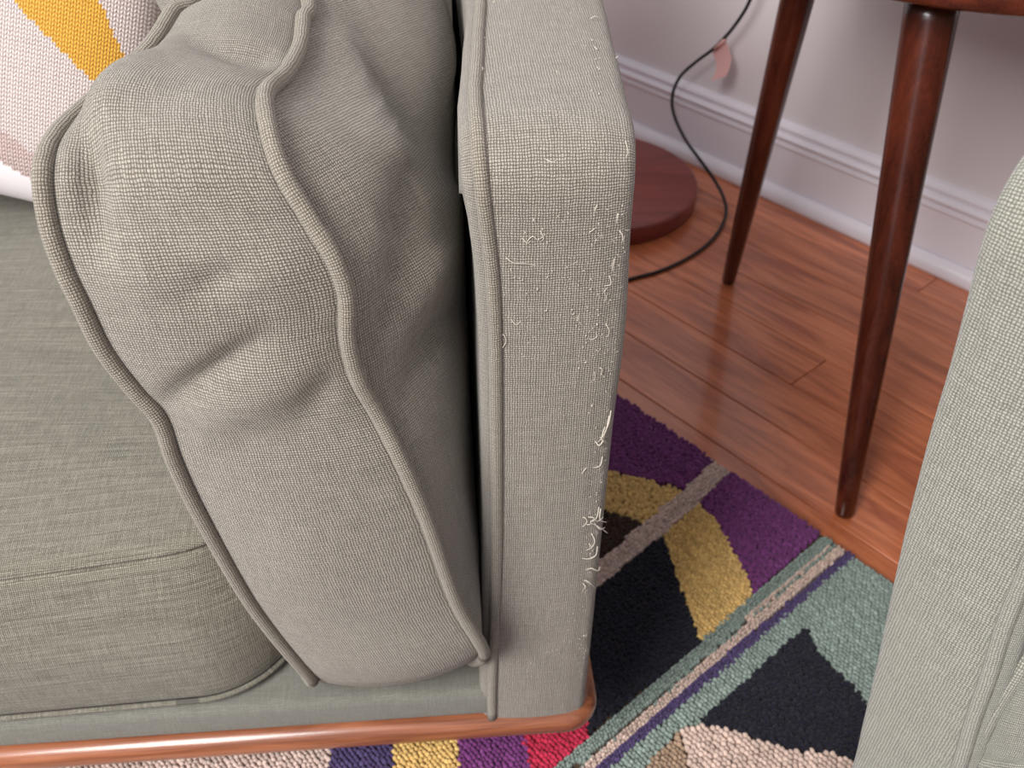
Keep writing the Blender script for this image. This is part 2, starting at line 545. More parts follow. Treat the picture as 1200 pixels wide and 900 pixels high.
field('purple', [(560, 342), (703, 438), (843, 534), (800, 572), (765, 562), (713, 549), (640, 540), (560, 535)], 0.0036, 0.0085, True, label='purple field in the far corner of the rug')
field('gold', [(560, 540), (640, 541), (713, 550), (765, 563), (800, 573), (755, 611), (709, 597), (640, 590), (560, 590)], 0.0044, 0.0078, True, label='gold arc beside the sofa arm')
field('brown', [(560, 592), (640, 591), (709, 598), (754, 612), (700, 656), (620, 725), (560, 770)], 0.0036, 0.008, True, label='dark brown corner beside the sofa arm')
field('stone', [(840, 533), (862, 546), (819, 588), (777, 625), (740, 655), (697, 690), (620, 755), (560, 800), (560, 772), (620, 727), (700, 656), (754, 612), (800, 573)], 0.0046, 0.0088, row_ang=BA, label='narrow pale stripe crossing the purple and gold')
field('purple', [(862, 546), (969, 617), (883, 694), (880, 679), (861, 646), (840, 608), (820, 589)], 0.0036, 0.0085, True, label='purple wedge at the rug edge near the table leg')
field('gold', [(819, 589), (840, 608), (861, 646), (880, 679), (882, 697), (846, 731), (821, 750), (811, 725), (794, 679), (777, 626)], 0.0043, 0.0078, label='gold arc between navy and purple')
field('navy', [(776, 627), (794, 679), (811, 725), (821, 752), (758, 803), (690, 859), (690, 838), (560, 846), (560, 802), (620, 757), (697, 691), (740, 656)], 0.0036, 0.008, True, label='navy black field beside the sofa corner')
def band(col, a0, a1, b0, b1, label):
    field(col, [a0, a1, b1, b0], 0.0048, 0.0085, row_ang=BA, label=label)
# the striped band: edges from the far end at the rug border to the near end under the frame
def bl(t):   # t = 0 upper edge ... 1 lower edge of the band, as a line across the floor
    return ((974 + 34 * t, 617 + 31 * t), (563 + 49 * t, 974 + 13 * t))
def stripe(col, t0, t1, s0=0.0, s1=1.0, label=None):
    a, b = bl(t0), bl(t1)
    A, B = on_floor(*a[0], RUG_T + 0.003), on_floor(*a[1], RUG_T + 0.003)
    C, D = on_floor(*b[0], RUG_T + 0.003), on_floor(*b[1], RUG_T + 0.003)
    q = [A.lerp(B, s0), A.lerp(B, s1), C.lerp(D, s1), C.lerp(D, s0)]
    field(col, None, 0.0034, 0.0080, row_ang=BA, label=label, floor_poly=[tuple(ROOM.local(p))[:2] for p in q])
stripe('teal', 0.0, 0.30, label='teal edge of the striped band')
stripe('cream', 0.30, 0.40, 0.04, 0.34, label='thin cream line in the striped band')
stripe('teal', 0.30, 0.40, 0.34, 1.0, label='teal line in the striped band')
stripe('teal', 0.40, 0.48, label='teal line beside the cream stripe')
stripe('cream', 0.48, 0.72, label='cream stripe of the band')
stripe('indigo', 0.72, 1.0, label='indigo stripe of the band')
field('teal', [(1003, 648), (1190, 768), (1300, 860), (1200, 935), (1017, 826), (994, 796), (965, 771), (944, 735), (819, 845), (798, 853), (760, 893), (700, 940), (600, 1000), (613, 986)], 0.0043, 0.0078, label='teal field beyond the striped band')
field('navy', [(944, 735), (965, 771), (994, 796), (1017, 826), (1200, 935), (1100, 960), (1000, 892), (982, 880), (927, 877), (873, 858), (820, 845)], 0.0036, 0.0085, True, label='navy pointed field beside the armchair')
field('cream', [(798, 853), (840, 848), (873, 859), (927, 878), (982, 881), (1000, 893), (1100, 962), (1000, 1010), (830, 1000), (808, 898)], 0.0048, 0.009, label='cream looped field at the near edge')
field('tan', [(797, 855), (807, 898), (830, 1000), (645, 1000), (760, 894)], 0.0043, 0.0078, label='tan field below the band')
field('red', [(612, 840), (690, 840), (690, 864), (645, 900), (625, 920), (612, 866)], 0.0043, 0.0078, label='red patch under the sofa corner')
field('purple', [(536, 845), (612, 840), (625, 920), (640, 960), (540, 960)], 0.0043, 0.0078, label='purple patch under the sofa front')
field('gold', [(460, 850), (536, 845), (540, 960), (462, 960)], 0.0043, 0.0078, label='gold patch under the sofa front')
field('indigo', [(398, 850), (460, 850), (462, 960), (386, 960), (386, 885)], 0.0043, 0.0078, label='indigo patch under the sofa front')
field('stone', [(-60, 862), (398, 850), (386, 885), (386, 960), (-120, 960)], 0.0043, 0.0078, label='mottled stone patch under the sofa front')

# the rug goes on in front of the sofa, below the picture
field('stone', [(-120, 960), (386, 960), (425, 1330), (-520, 1330)], 0.0062, 0.0078)
field('indigo', [(386, 960), (462, 960), (482, 1330), (425, 1330)], 0.0062, 0.0078)
field('gold', [(462, 960), (540, 960), (548, 1330), (482, 1330)], 0.0062, 0.0078)
field('purple', [(540, 960), (640, 960), (830, 1000), (1000, 1010), (900, 1330), (548, 1330)], 0.0062, 0.0078)
field('navy', [(1000, 1010), (1100, 962), (1200, 935), (1300, 1100), (1150, 1330), (900, 1330)], 0.0062, 0.0078)

# ------------------------------------------------------------------ upholstery builders
def arm_mesh(name, frame, inner, outer, depth, ztop, zbot, rt, mat, parent, flip=False):
    """upholstered track arm: outline (front, rounded top edge, top, back) with rounded long edges.
    inner / outer: lists of (arc length from the front bottom, x)"""
    out = []                      # (y, z, ny, nz, arc)
    arc = 0.0
    n1 = 40
    H = ztop - rt - zbot
    for i in range(n1):
        t = i / n1
        out.append((-0.004 * math.sin(math.pi * t), zbot + H * t, -1, 0, H * t))
    arc = H
    for i in range(13):
        a = math.pi / 2 * i / 12
        out.append((rt - rt * math.cos(a), ztop - rt + rt * math.sin(a), -math.cos(a), math.sin(a), arc + rt * a))
    arc += rt * math.pi / 2
    L = depth - 2 * rt
    for i in range(1, 31):
        out.append((rt + L * i / 30, ztop, 0, 1, arc + L * i / 30))
    arc += L
    for i in range(1, 9):
        a = math.pi / 2 * i / 8
        out.append((depth - rt + rt * math.sin(a), ztop - rt + rt * math.cos(a), math.sin(a), math.cos(a), arc + rt * a))
    arc += rt * math.pi / 2
    for i in range(1, 11):
        out.append((depth, ztop - rt - H * i / 10, 1, 0, arc + H * i / 10))
    def itp(tab, s):
        if s <= tab[0][0]: return tab[0][1]
        for (a, xa), (b, xb) in zip(tab[:-1], tab[1:]):
            if s <= b:
                t = (s - a) / (b - a)
                t = t * t * (3 - 2 * t)
                return xa + (xb - xa) * t
        return tab[-1][1]
    r_in, r_out = 0.0085, 0.010
    lat = []                      # (side, offset from that side's x, inset)
    for i in range(7):
        a = math.pi / 2 * i / 6
        lat.append((0, r_in - r_in * math.cos(a), r_in - r_in * math.sin(a)))
    nmid = 14
    mids = [('m', i / nmid, 0) for i in range(1, nmid)]
    right = []
    for i in range(7):
        a = math.pi / 2 * (1 - i / 6)
        right.append((1, r_out - r_out * math.cos(a), r_out - r_out * math.sin(a)))
    lat = lat + mids + right
    V, UV, Fc = [], [], []
    sg = -1 if flip else 1
    m_ = len(lat)
    pip = []
    for (y, z, ny, nz, s) in out:
        xi, xo = [sum(itp(tb, s + k * 0.008) for k in range(-3, 4)) / 7 for tb in (inner, outer)]
        for (kind, o, ins) in lat:
            if kind == 0: x = xi + sg * o
            elif kind == 1: x = xo - sg * o
            else: x = (xi + sg * r_in) + (xo - xi - sg * (r_in + r_out)) * o
            puff = 0.0035 * math.sin(math.pi * min(1, max(0, (x - xi) / (xo - xi)))) if kind == 'm' else 0
            V.append((x, y - ny * ins + ny * puff, z - nz * ins + nz * puff))
            UV.append((x + (0 if kind != 0 else -sg * 0.01 * (r_in - o) / r_in), s))
        pip.append(Vector((xi + sg * (r_in + 0.001), y + ny * 0.0005, z + nz * 0.0005)))
    for i in range(len(out) - 1):
        for j in range(m_ - 1):
            a, b = i * m_ + j, (i + 1) * m_ + j
            Fc.append((a, a + 1, b + 1, b) if not flip else (a, b, b + 1, a + 1))
    nO = len(out)
    # side panels (their own vertices so that the cloth is mapped flat)
    for col_, rev in ((0, False), (m_ - 1, True)):
        b0 = len(V)
        ring = []
        for i in range(nO):
            v = V[i * m_ + col_]
            ring.append(len(V))
            V.append(v); UV.append((v[1] + 3.0, v[2]))
        # strips across from front to back
        cz = zbot + 0.02
        cen = []
        for i in range(nO):
            v = V[ring[i]]
            cen.append(len(V))
            V.append((v[0], min(max(v[1], 0.06), depth - 0.06), min(v[2], ztop - 0.06)))
            UV.append((V[-1][1] + 3.0, V[-1][2]))
        for i in range(nO - 1):
            f = (ring[i], ring[i + 1], cen[i + 1], cen[i])
            Fc.append(f if rev == flip else tuple(reversed(f)))
        Fc.append(tuple(cen) if rev == flip else tuple(reversed(cen)))
    # bottom
    o = mk(name, V, Fc, mat, parent, True, UV)
    return o, pip

# ------------------------------------------------------------------ the sofa
sofa = empty('sofa', SOFA.o, SOFA.yaw)
tag(sofa, 'grey green linen weave sofa with frayed track arm and orange wood base rail', 'sofa')
ZT, ZB, RT = 0.652, 0.136, 0.034
FRONT = ZT - RT - ZB
def arc_front(z): return max(0.0, z - ZB)
top0 = FRONT + RT * math.pi / 2
inner = []
for px, py in ((578, 832), (584, 600), (583, 400), (579, 300), (566, 225)):
    p = SOFA.on_y(px, py, 0)
    inner.append((arc_front(p.z), p.x - 0.0105))
for px, py in ((558, 120), (562, 60), (565, 0)):
    p = SOFA.on_z(px, py, ZT)
    inner.append((top0 + p.y - RT, p.x - 0.0105))
inner.append((top0 + 0.6, inner[-1][1]))
outer = []
for px, py in ((690, 770), (703, 633), (718, 487), (732, 390), (742, 230)):
    p = SOFA.on_y(px, py, 0.008)
    outer.append((arc_front(p.z), p.x))
for px, py in ((740, 133), (724, 66), (707, 0)):
    p = SOFA.on_z(px, py, ZT - 0.006)
    outer.append((top0 + p.y - RT, p.x))
outer.append((top0 + 0.6, outer[-1][1]))
arm, pip = arm_mesh('arm', SOFA, inner, outer, 0.86, ZT, ZB, RT, M_FAB, sofa)
arm['label'] = 'worn track arm with frayed front edge'
tube('arm_piping', pip, 0.0042, M_PIPE, arm, 10)
XR = outer[0][1]
XL = inner[0][1]
SOFA_W = 1.95
lm = mk('arm', [(-SOFA_W + XR + XL - v.co.x, v.co.y, v.co.z) for v in arm.data.vertices],
        [tuple(reversed(p.vertices)) for p in arm.data.polygons], M_FAB, sofa)
# front rail and deck under the cushions
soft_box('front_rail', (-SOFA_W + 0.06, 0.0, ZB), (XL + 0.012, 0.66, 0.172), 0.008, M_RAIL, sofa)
soft_box('backrest', (-SOFA_W + 0.06, 0.66, ZB), (XR - 0.012, 0.855, 0.80), 0.03, M_FAB, sofa)
# wood base rail: bullnose all round with a rounded corner
def rail_path(x0, x1, y0, y1, r, n=10):
    P, N = [], []
    P.append((x0, y0)); N.append((0, -1))
    for i in range(n + 1):
        a = -math.pi / 2 + math.pi / 2 * i / n
        P.append((x1 - r + r * math.cos(a), y0 + r + r * math.sin(a))); N.append((math.cos(a), math.sin(a)))
    P.append((x1, y1)); N.append((1, 0))
    return P, N
bull = [(-0.05, ZB - 0.026), (-0.004, ZB - 0.026)] + [(-0.004 + 0.013 * math.sin(a), ZB - 0.0125 - 0.0135 * math.cos(a)) for a in [math.pi * i / 12 for i in range(1, 12)]] + [(-0.004, ZB + 0.001), (-0.05, ZB + 0.001)]
P_, N_ = rail_path(-SOFA_W + 0.06, XR + 0.004, -0.001, 0.86, 0.022)
tr = sweep('base_rail', P_, N_, bull, M_TRIM, sofa)
tr['label'] = 'rounded orange brown wooden base rail'
P2, N2 = [(-p[0] - SOFA_W + XR + XL, p[1]) for p in P_], [(-n[0], n[1]) for n in N_]
P2, N2 = P2[1:], N2[1:]
tr2 = sweep('base_rail', P2, N2, [(a, z) for a, z in reversed(bull)], M_TRIM, sofa)
soft_box('bottom_board', (-SOFA_W + 0.08, 0.03, ZB - 0.028), (XR - 0.03, 0.83, ZB - 0.002), 0.0, M_DARK, sofa)
for x, y in ((-0.06, 0.16), (-0.06, 0.76), (-1.75, 0.16), (-1.75, 0.76)):
    o = lathe('leg', [(0.010, 0.0), (0.012, 0.003), (0.021, ZB - 0.03), (0.021, ZB - 0.027)], M_TRIM, sofa, 20)
    o.location = (x, y, RUG_T)

# loose threads along the worn edge: (start px, list of steps in px on the arm front)
def thread(pts_px, lift=0.002, r=0.00030, wob=0.0):
    pts = []
    n = len(pts_px)
    for i, (x, y) in enumerate(pts_px):
        t = i / max(1, n - 1)
        p = SOFA.on_y(x, y, -0.0035 - lift * math.sin(math.pi * min(1, t * 0.95 + 0.02)))
        if y < 165:
            p = SOFA.on_z(x, y, ZT + 0.002 + lift * math.sin(math.pi * t))
        pts.append(p)
    q = catmull(pts, 4) if n > 2 else pts
    tube('loose_thread', q, lambda t: r * (1 - 0.4 * t), M_THREAD, arm, 5)
T = [
 [(617, 284), (624, 277), (631, 281), (640, 274)], [(612, 279), (618, 285), (622, 282)], [(633, 270), (637, 279), (633, 284)],
 [(586, 398), (590, 392), (593, 400), (588, 408), (584, 403)], [(598, 373), (605, 381), (611, 377), (612, 392)], [(606, 377), (612, 374)],
 [(679, 358), (677, 372), (681, 380), (687, 383)], [(714, 323), (716, 333), (708, 335)], [(720, 303), (718, 316), (722, 320)],
 [(686, 390), (692, 398), (700, 394), (696, 388)], [(710, 379), (714, 388), (711, 396)], [(651, 399), (656, 404), (664, 401)],
 [(691, 432), (697, 437), (696, 446), (690, 444)], [(699, 430), (706, 433), (703, 441)], [(684, 470), (690, 474), (694, 480)],
 [(640, 472), (648, 476), (655, 476)], [(668, 381), (664, 388)], [(688, 399), (684, 407)],
 [(716, 481), (713, 497), (706, 512), (700, 519)], [(714, 487), (710, 505), (703, 523)], [(697, 516), (702, 522), (707, 516), (703, 512)], [(709, 500), (705, 515), (711, 519)],
 [(706, 535), (703, 546), (694, 548)], [(690, 545), (684, 552), (680, 560)], [(664, 496), (657, 490)],
 [(702, 594), (699, 607), (692, 612), (703, 618), (712, 625)], [(687, 607), (694, 606), (700, 611), (707, 606)], [(683, 611), (690, 615), (697, 609)],
 [(704, 596), (703, 609), (711, 612)], [(679, 609), (684, 606), (688, 611), (683, 617), (678, 614)], [(696, 612), (703, 620), (709, 618)],
 [(693, 625), (697, 634), (693, 642), (686, 645)], [(700, 640), (698, 651), (688, 655), (675, 652)], [(690, 636), (696, 647)], 
 [(687, 668), (693, 666), (701, 669), (703, 664)], [(684, 680), (690, 682), (698, 690)], [(683, 683), (686, 688), (683, 692)], [(673, 702), (675, 710), (671, 714)], [(666, 722), (670, 726)],
 [(641, 590), (644, 596), (650, 591), (656, 593)], [(650, 588), (646, 597)], [(648, 600), (656, 597)], [(663, 756), (667, 753)],
 [(692, 22), (697, 19), (703, 21)], [(700, 58), (694, 52)], [(722, 68), (726, 64)], [(648, 80), (653, 84), (652, 90)],
 [(561, 78), (566, 80), (562, 86)], [(726, 270), (730, 278), (728, 286)], [(700, 240), (697, 247), (701, 251)], [(640, 187), (648, 190), (652, 187)], [(697, 268), (690, 273)],
 [(733, 165), (736, 178), (733, 186)], [(724, 250), (722, 264)], [(593, 302), (602, 308), (616, 309), (633, 312)], [(630, 560), (636, 553)], [(712, 350), (708, 342), (712, 337)],
]
for i, t in enumerate(T):
    big = 480 < t[0][1] < 700 and t[0][0] > 674
    thread(t, 0.0035 if big else 0.0015, 0.00042 if big else 0.00030)
# pilling: tiny fibre balls and nubs over the worn front and top
V, Fc = [], []
for i in range(620):
    u = 0.94 * random.random() ** 0.6
    if random.random() < 0.3:
        y = random.uniform(0.0, 0.36); x = XL + 0.012 + (XR - XL - 0.014) * u; c = Vector((x, y + RT, ZT + 0.0026))
    else:
        z = random.uniform(ZB + 0.06, ZT - RT); x = XL + 0.02 + (XR - XL - 0.022) * u; c = Vector((x, -0.0058 + 0.002 * abs(u - .5), z))
    r = random.uniform(0.00022, 0.00055)
    b = len(V)
    st = random.choice((1.0, 1.0, 1.8, 2.6))
    for d in ((1, 0, 0), (-1, 0, 0), (0, 1, 0), (0, -1, 0), (0, 0, st), (0, 0, -st)):
        V.append(c + Vector(d) * r)
    for a, q in ((0, 2), (2, 1), (1, 3), (3, 0)):
        Fc.append((b + a, b + q, b + 4)); Fc.append((b + q, b + a, b + 5))
for i in range(150):      # fine curled fibres, thickest along the outer front edge
    u = 1 - 0.5 * random.random() ** 2.2
    z = random.uniform(ZB + 0.08, ZT - RT)
    p = Vector((XL + 0.02 + (XR - XL - 0.026) * u, -0.0052 + 0.0016 * abs(u - .5), z))
    d = Vector((random.uniform(-1, 1), -0.35, random.uniform(-1, 1))).normalized()
    r = random.uniform(0.00010, 0.00019)
    L = random.uniform(0.0006, 0.0014)
    n = random.choice((3, 4, 5))
    b = len(V)
    for k in range(n):
        for q in range(3):
            a = 2.094 * q
            V.append(p + Vector((math.cos(a) * r, 0, math.sin(a) * r)) + d.cross(Vector((0, 1, 0))) * 0.0)
        d = (d + Vector((random.uniform(-1, 1), random.uniform(-0.5, 0.75), random.uniform(-1, 1))) * 0.75).normalized()
        p = p + d * L
    for k in range(n - 1):
        for q in range(3):
            w = (q + 1) % 3
            Fc.append((b + k * 3 + q, b + k * 3 + w, b + k * 3 + 3 + w, b + k * 3 + 3 + q))
o = mk('fabric_pilling', V, Fc, M_THREAD, arm)
o['kind'] = 'stuff'

# ------------------------------------------------------------------ seat cushion
def seat_cushion(name, frame, x0, x1, y0, y1, z0, z1, crown, rc, mat, label):
    root = empty(name, frame.world((0, 0, 0)), frame.yaw)
    tag(root, label, 'cushion')
    out = []
    def corner(cx, cy, a0, r, n=14):
        for i in range(n + 1):
            a = a0 + math.pi / 2 * i / n
            out.append((cx + r * math.cos(a), cy + r * math.sin(a), math.cos(a), math.sin(a)))
    def run(xa, ya, xb, yb, n):
        L = math.hypot(xb - xa, yb - ya)
        nx, ny = (yb - ya) / L, -(xb - xa) / L
        for i in range(1, n):
            t = i / n
            out.append((xa + (xb - xa) * t, ya + (yb - ya) * t, nx, ny))
    corner(x1 - rc, y0 + rc, -math.pi / 2, rc)
    run(x1, y0 + rc, x1, y1 - rc, 16)
    corner(x1 - rc, y1 - rc, 0, rc)
    run(x1 - rc, y1, x0 + rc, y1, 24)
    corner(x0 + rc, y1 - rc, math.pi / 2, rc)
    run(x0, y1 - rc, x0, y0 + rc, 16)
    corner(x0 + rc, y0 + rc, math.pi, rc)
    run(x0 + rc, y0, x1 - rc, y0, 40)
    h = z1 - z0
    prof = [(0.20, z0 - 0.0), (0.10, z0), (0.03, z0), (0.012, z0 + 0.002), (0.004, z0 + 0.006), (0.0, z0 + 0.012)]
    for i in range(1, 12):
        t = i / 12
        prof.append((-0.012 * math.sin(math.pi * t), z0 + 0.012 + (h - 0.016) * t))
    prof += [(-0.001, z1 - 0.0062), (0.0005, z1 - 0.0050), (0.0070, z1 - 0.0042), (0.0070, z1 - 0.0022), (-0.0005, z1 - 0.0016), (-0.0012, z1 + 0.0006), (0.002, z1 + 0.003), (0.012, z1 + 0.006)]
    for i in range(1, 12):
        t = i / 11
        prof.append((0.012 + 0.2 * t, z1 + 0.006 + crown * math.sin(math.pi / 2 * t) ** 0.8))
    V, Fc, UV = [], [], []
    k = len(out)
    cx, cy = (x0 + x1) / 2, (y0 + y1) / 2
    hx, hy = (x1 - x0) / 2, (y1 - y0) / 2
    arcs = [0.0]
    for a, b in zip(out[:-1], out[1:]):
        arcs.append(arcs[-1] + math.hypot(b[0] - a[0], b[1] - a[1]))
    for (ins, z) in prof:
        for i, (x, y, nx, ny) in enumerate(out):
            if ins <= 0.03:
                px, py = x - nx * ins, y - ny * ins
            else:
                f = 1 - (ins - 0.03) / 0.2
                bx, by = x - nx * 0.03, y - ny * 0.03
                px, py = cx + (bx - cx) * f, cy + (by - cy) * f
            # soft unevenness of a sat-on cushion
            dz = 0.004 * math.sin(px * 11 + 1.3) * math.sin(py * 9 + 0.4) if z > z1 else 0
            g = max(0.0, 1 - (py - y0) / 0.25) * max(0.0, min(1.0, (px - x0 - 0.45) / (x1 - x0 - 0.45)))
            V.append((px, py + g * (0.010 + 0.030 * (z - z0) / (z1 - z0)), z + dz + g * 0.012 * (z - z0) / (z1 - z0)))
            UV.append((px, py) if z > z1 - 0.003 else ((px if abs(ny) > 0.7 else px + py) + 5, z))
    for i in range(len(prof) - 1):
        for j in range(k):
            q = (j + 1) % k
            Fc.append((i * k + j, i * k + q, (i + 1) * k + q, (i + 1) * k + j))
    Fc.append(tuple(reversed(range(k))))
    Fc.append(tuple(range((len(prof) - 1) * k, len(prof) * k)))
    body = mk('cover', V, Fc, mat, root, True, UV)
    sk = lambda x, y: max(0.0, 1 - (y - y0) / 0.25) * max(0.0, min(1.0, (x - x0 - 0.45) / (x1 - x0 - 0.45)))
    seam = [Vector((x + nx * 0.0006, y + ny * 0.0006 + sk(x, y) * 0.0115, z0 + 0.0085)) for (x, y, nx, ny) in out]
    sm = tube('bottom_seam', seam, 0.0022, mat, root, 6, True)
    return root
seat_cushion('seat_cushion', SOFA, -1.02, -0.172, -0.004, 0.62, 0.1725, 0.322, 0.022, 0.075, M_FABS,
             'grey green box seat cushion lying on the sofa deck beside the standing cushion')

# ------------------------------------------------------------------ standing box cushion against the arm
CREASES = []      # (x0, y0, x1, y1, width, depth) as seen in the photograph; depth in metres along the cloth normal
def crease_at(px, py, lst):
    d = 0.0
    for (x0, y0, x1, y1, w, a) in lst:
        dx, dy = x1 - x0, y1 - y0
        L2 = dx * dx + dy * dy
        t = ((px - x0) * dx + (py - y0) * dy) / L2
        tc = max(0.0, min(1.0, t))
        dist2 = (px - x0 - tc * dx) ** 2 + (py - y0 - tc * dy) ** 2
        fade = math.sin(math.pi * (0.12 + 0.76 * tc))
        d += a * fade * math.exp(-dist2 / (w * w))
    return d
def box_cushion(name, frame, stations, back, cL, cR, bulge, mats, label, boxing_creases, face_creases, pr=0.0046, sub=7, gL=2.6, gR=3.0):
    """stations: (L px, R px, depth y) up the visible edge; back: (L xyz, R xyz) closing the loop behind"""
    root = empty(name, frame.world((0, 0, 0)), frame.yaw)
    tag(root, label, 'cushion')
    Lc, Rc = [], []
    for st in stations:
        (lp, rp, y) = st[:3]
        Lc.append(frame.on_y(lp[0], lp[1], y)); Rc.append(frame.on_y(rp[0], rp[1], st[3] if len(st) > 3 else y))
    for l, r in back:
        Lc.append(Vector(l)); Rc.append(Vector(r))
    L, R = catmull(Lc, sub, True), catmull(Rc, sub, True)
    n = len(L)
    cen = (sum(L, Vector()) + sum(R, Vector())) / (2 * n)
    NB = 22
    V, UV, Fc = [], [], []
    arc = 0.0
    wid = sum((a - b).length for a, b in zip(L, R)) / n
    for i in range(n + 1):
        l, r = L[i % n], R[i % n]
        if i:
            arc += ((l - L[i - 1]).length + (r - R[(i - 1) % n]).length) / 2
        tan = ((L[(i + 1) % n] - L[i - 1]) + (R[(i + 1) % n] - R[i - 1])) if i < n else ((L[1] - L[-1]) + (R[1] - R[-1]))
        nrm = tan.cross(r - l).normalized()
        if nrm.dot((l + r) / 2 - cen) < 0:
            nrm = -nrm
        for j in range(NB + 1):
            t = j / NB
            p = l.lerp(r, t) + nrm * bulge * (math.sin(math.pi * t) ** 0.7)
            px, py = to_px(frame.world(p))
            p = p + nrm * crease_at(px, py, boxing_creases) * min(1, 6 * t, 6 * (1 - t))
            V.append(p); UV.append((t * wid, arc))
    for i in range(n):
        for j in range(NB):
            a, b = i * (NB + 1) + j, (i + 1) * (NB + 1) + j
            Fc.append((a, a + 1, b + 1, b))
    mk('boxing', V, Fc, mats[0], root, True, UV)['label'] = 'rumpled band of cloth between the two piped edges'
    def face(ring, c, other, nm, creases, g, rev):
        NR = 26
        V, UV, Fc = [], [], []
        c = Vector(c)
        side = -1 if rev else 1
        nv = Vector((0.65 * side, -0.54, 0.53)).normalized()
        E1 = Vector((0.54, 0.65 * side, 0)).normalized()
        E2 = nv.cross(E1)
        for i in range(NR + 1):
            rr = 1 - i / NR * 0.98
            for p in ring:
                q = c + (p - c) * rr
                gx = 1 - rr ** g
                q.x = p.x + (c.x - p.x) * gx
                px, py = to_px(frame.world(q))
                d = crease_at(px, py, creases) * min(1, 5 * (1 - rr))
                q.x += side * d
                V.append(q); UV.append((q.dot(E1) + 7, q.dot(E2)))
        k = len(ring)
        for i in range(NR):
            for j in range(k):
                w = (j + 1) % k
                f = (i * k + j, i * k + w, (i + 1) * k + w, (i + 1) * k + j)
                Fc.append(tuple(reversed(f)) if rev else f)
        Fc.append(tuple(range(NR * k, (NR + 1) * k)) if not rev else tuple(reversed(range(NR * k, (NR + 1) * k))))
        mk(nm, V, Fc, mats[0], root, True, UV)
    face(R, cR, L, 'side_panel', face_creases, gR, False)
    face(L, cL, R, 'side_panel', [], gL, True)
    def pipe(ring, other, nm):
        pts = [p + (p - o).normalized() * pr * 0.2 for p, o in zip(ring, other)]
        outw = []
        for i, p in enumerate(pts):
            d = Vector((0, p.y - cen.y, p.z - cen.z)).normalized()
            outw.append(p + d * pr * 0.75)
        tube(nm, outw, pr, mats[1], root, 12, True)
    pipe(L, R, 'piping')
    pipe(R, L, 'piping')
    return root
ST = [((366, 790), (566, 760), -0.010, -0.026), ((300, 708), (533, 700), -0.022, -0.036), ((238, 600), (497, 600), -0.028, -0.038), ((207, 535), (468, 535), -0.030, -0.036),
      ((190, 487), (441, 482), -0.030), ((160, 452), (418, 441), -0.030), ((124, 405), (406, 395), -0.030), ((98, 352), (404, 345), -0.029), ((78, 310), (388, 300), -0.026),
      ((62, 260), (362, 258), -0.020), ((56, 205), (328, 200), -0.010), ((70, 165), (312, 145), 0.012, 0.010), ((108, 128), (312, 113), 0.045, 0.035), ((150, 92), (334, 92), 0.080, 0.070),
      ((184, 56), (350, 62), 0.108), ((205, 22), (354, 30), 0.135), ((224, -2), (356, -2), 0.165)]
BK = [((-0.25, 0.26, 0.700), (-0.155, 0.26, 0.715)), ((-0.24, 0.38, 0.700), (-0.135, 0.38, 0.725)), ((-0.225, 0.47, 0.640), (-0.105, 0.47, 0.660)),
      ((-0.215, 0.505, 0.50), (-0.085, 0.505, 0.50)), ((-0.195, 0.505, 0.36), (-0.065, 0.505, 0.36)), ((-0.18, 0.49, 0.24), (-0.05, 0.49, 0.24)),
      ((-0.172, 0.45, 0.186), (-0.045, 0.45, 0.186)), ((-0.168, 0.30, 0.180), (-0.04, 0.30, 0.180)), ((-0.168, 0.15, 0.180), (-0.038, 0.15, 0.180)), ((-0.168, 0.04, 0.181), (-0.036, 0.04, 0.181))]
BX = [(185, 482, 310, 395, 15, -0.0075), (225, 505, 385, 425, 26, 0.004), (96, 145, 114, 290, 18, -0.014), (225, 44, 335, 74, 12, -0.008), (70, 150, 190, 66, 26, 0.012),
      (225, 345, 290, 308, 18, -0.004), (400, 425, 355, 490, 18, -0.004), (250, 300, 380, 330, 30, 0.004), (130, 270, 200, 360, 40, 0.004), (300, 620, 420, 690, 50, 0.004)]
FX = [(432, 438, 512, 300, 14, 0.014), (440, 395, 478, 300, 14, -0.013), (466, 475, 530, 360, 13, -0.010), (345, 106, 400, 140, 14, -0.014), (405, -20, 525, 200, 24, -0.018),
      (375, 10, 475, 180, 16, 0.013), (350, 190, 450, 260, 40, 0.008), (478, 200, 468, 330, 16, -0.012), (500, -20, 530, 110, 20, 0.006), (480, 500, 545, 640, 20, 0.006)]
box_cushion('box_cushion', SOFA, ST, BK, (-0.195, 0.25, 0.42), (-0.0215, 0.23, 0.46), 0.014, (M_FAB, M_PIPE),
            'grey green piped box cushion standing on edge against the frayed sofa arm', BX, FX, gR=5.0)

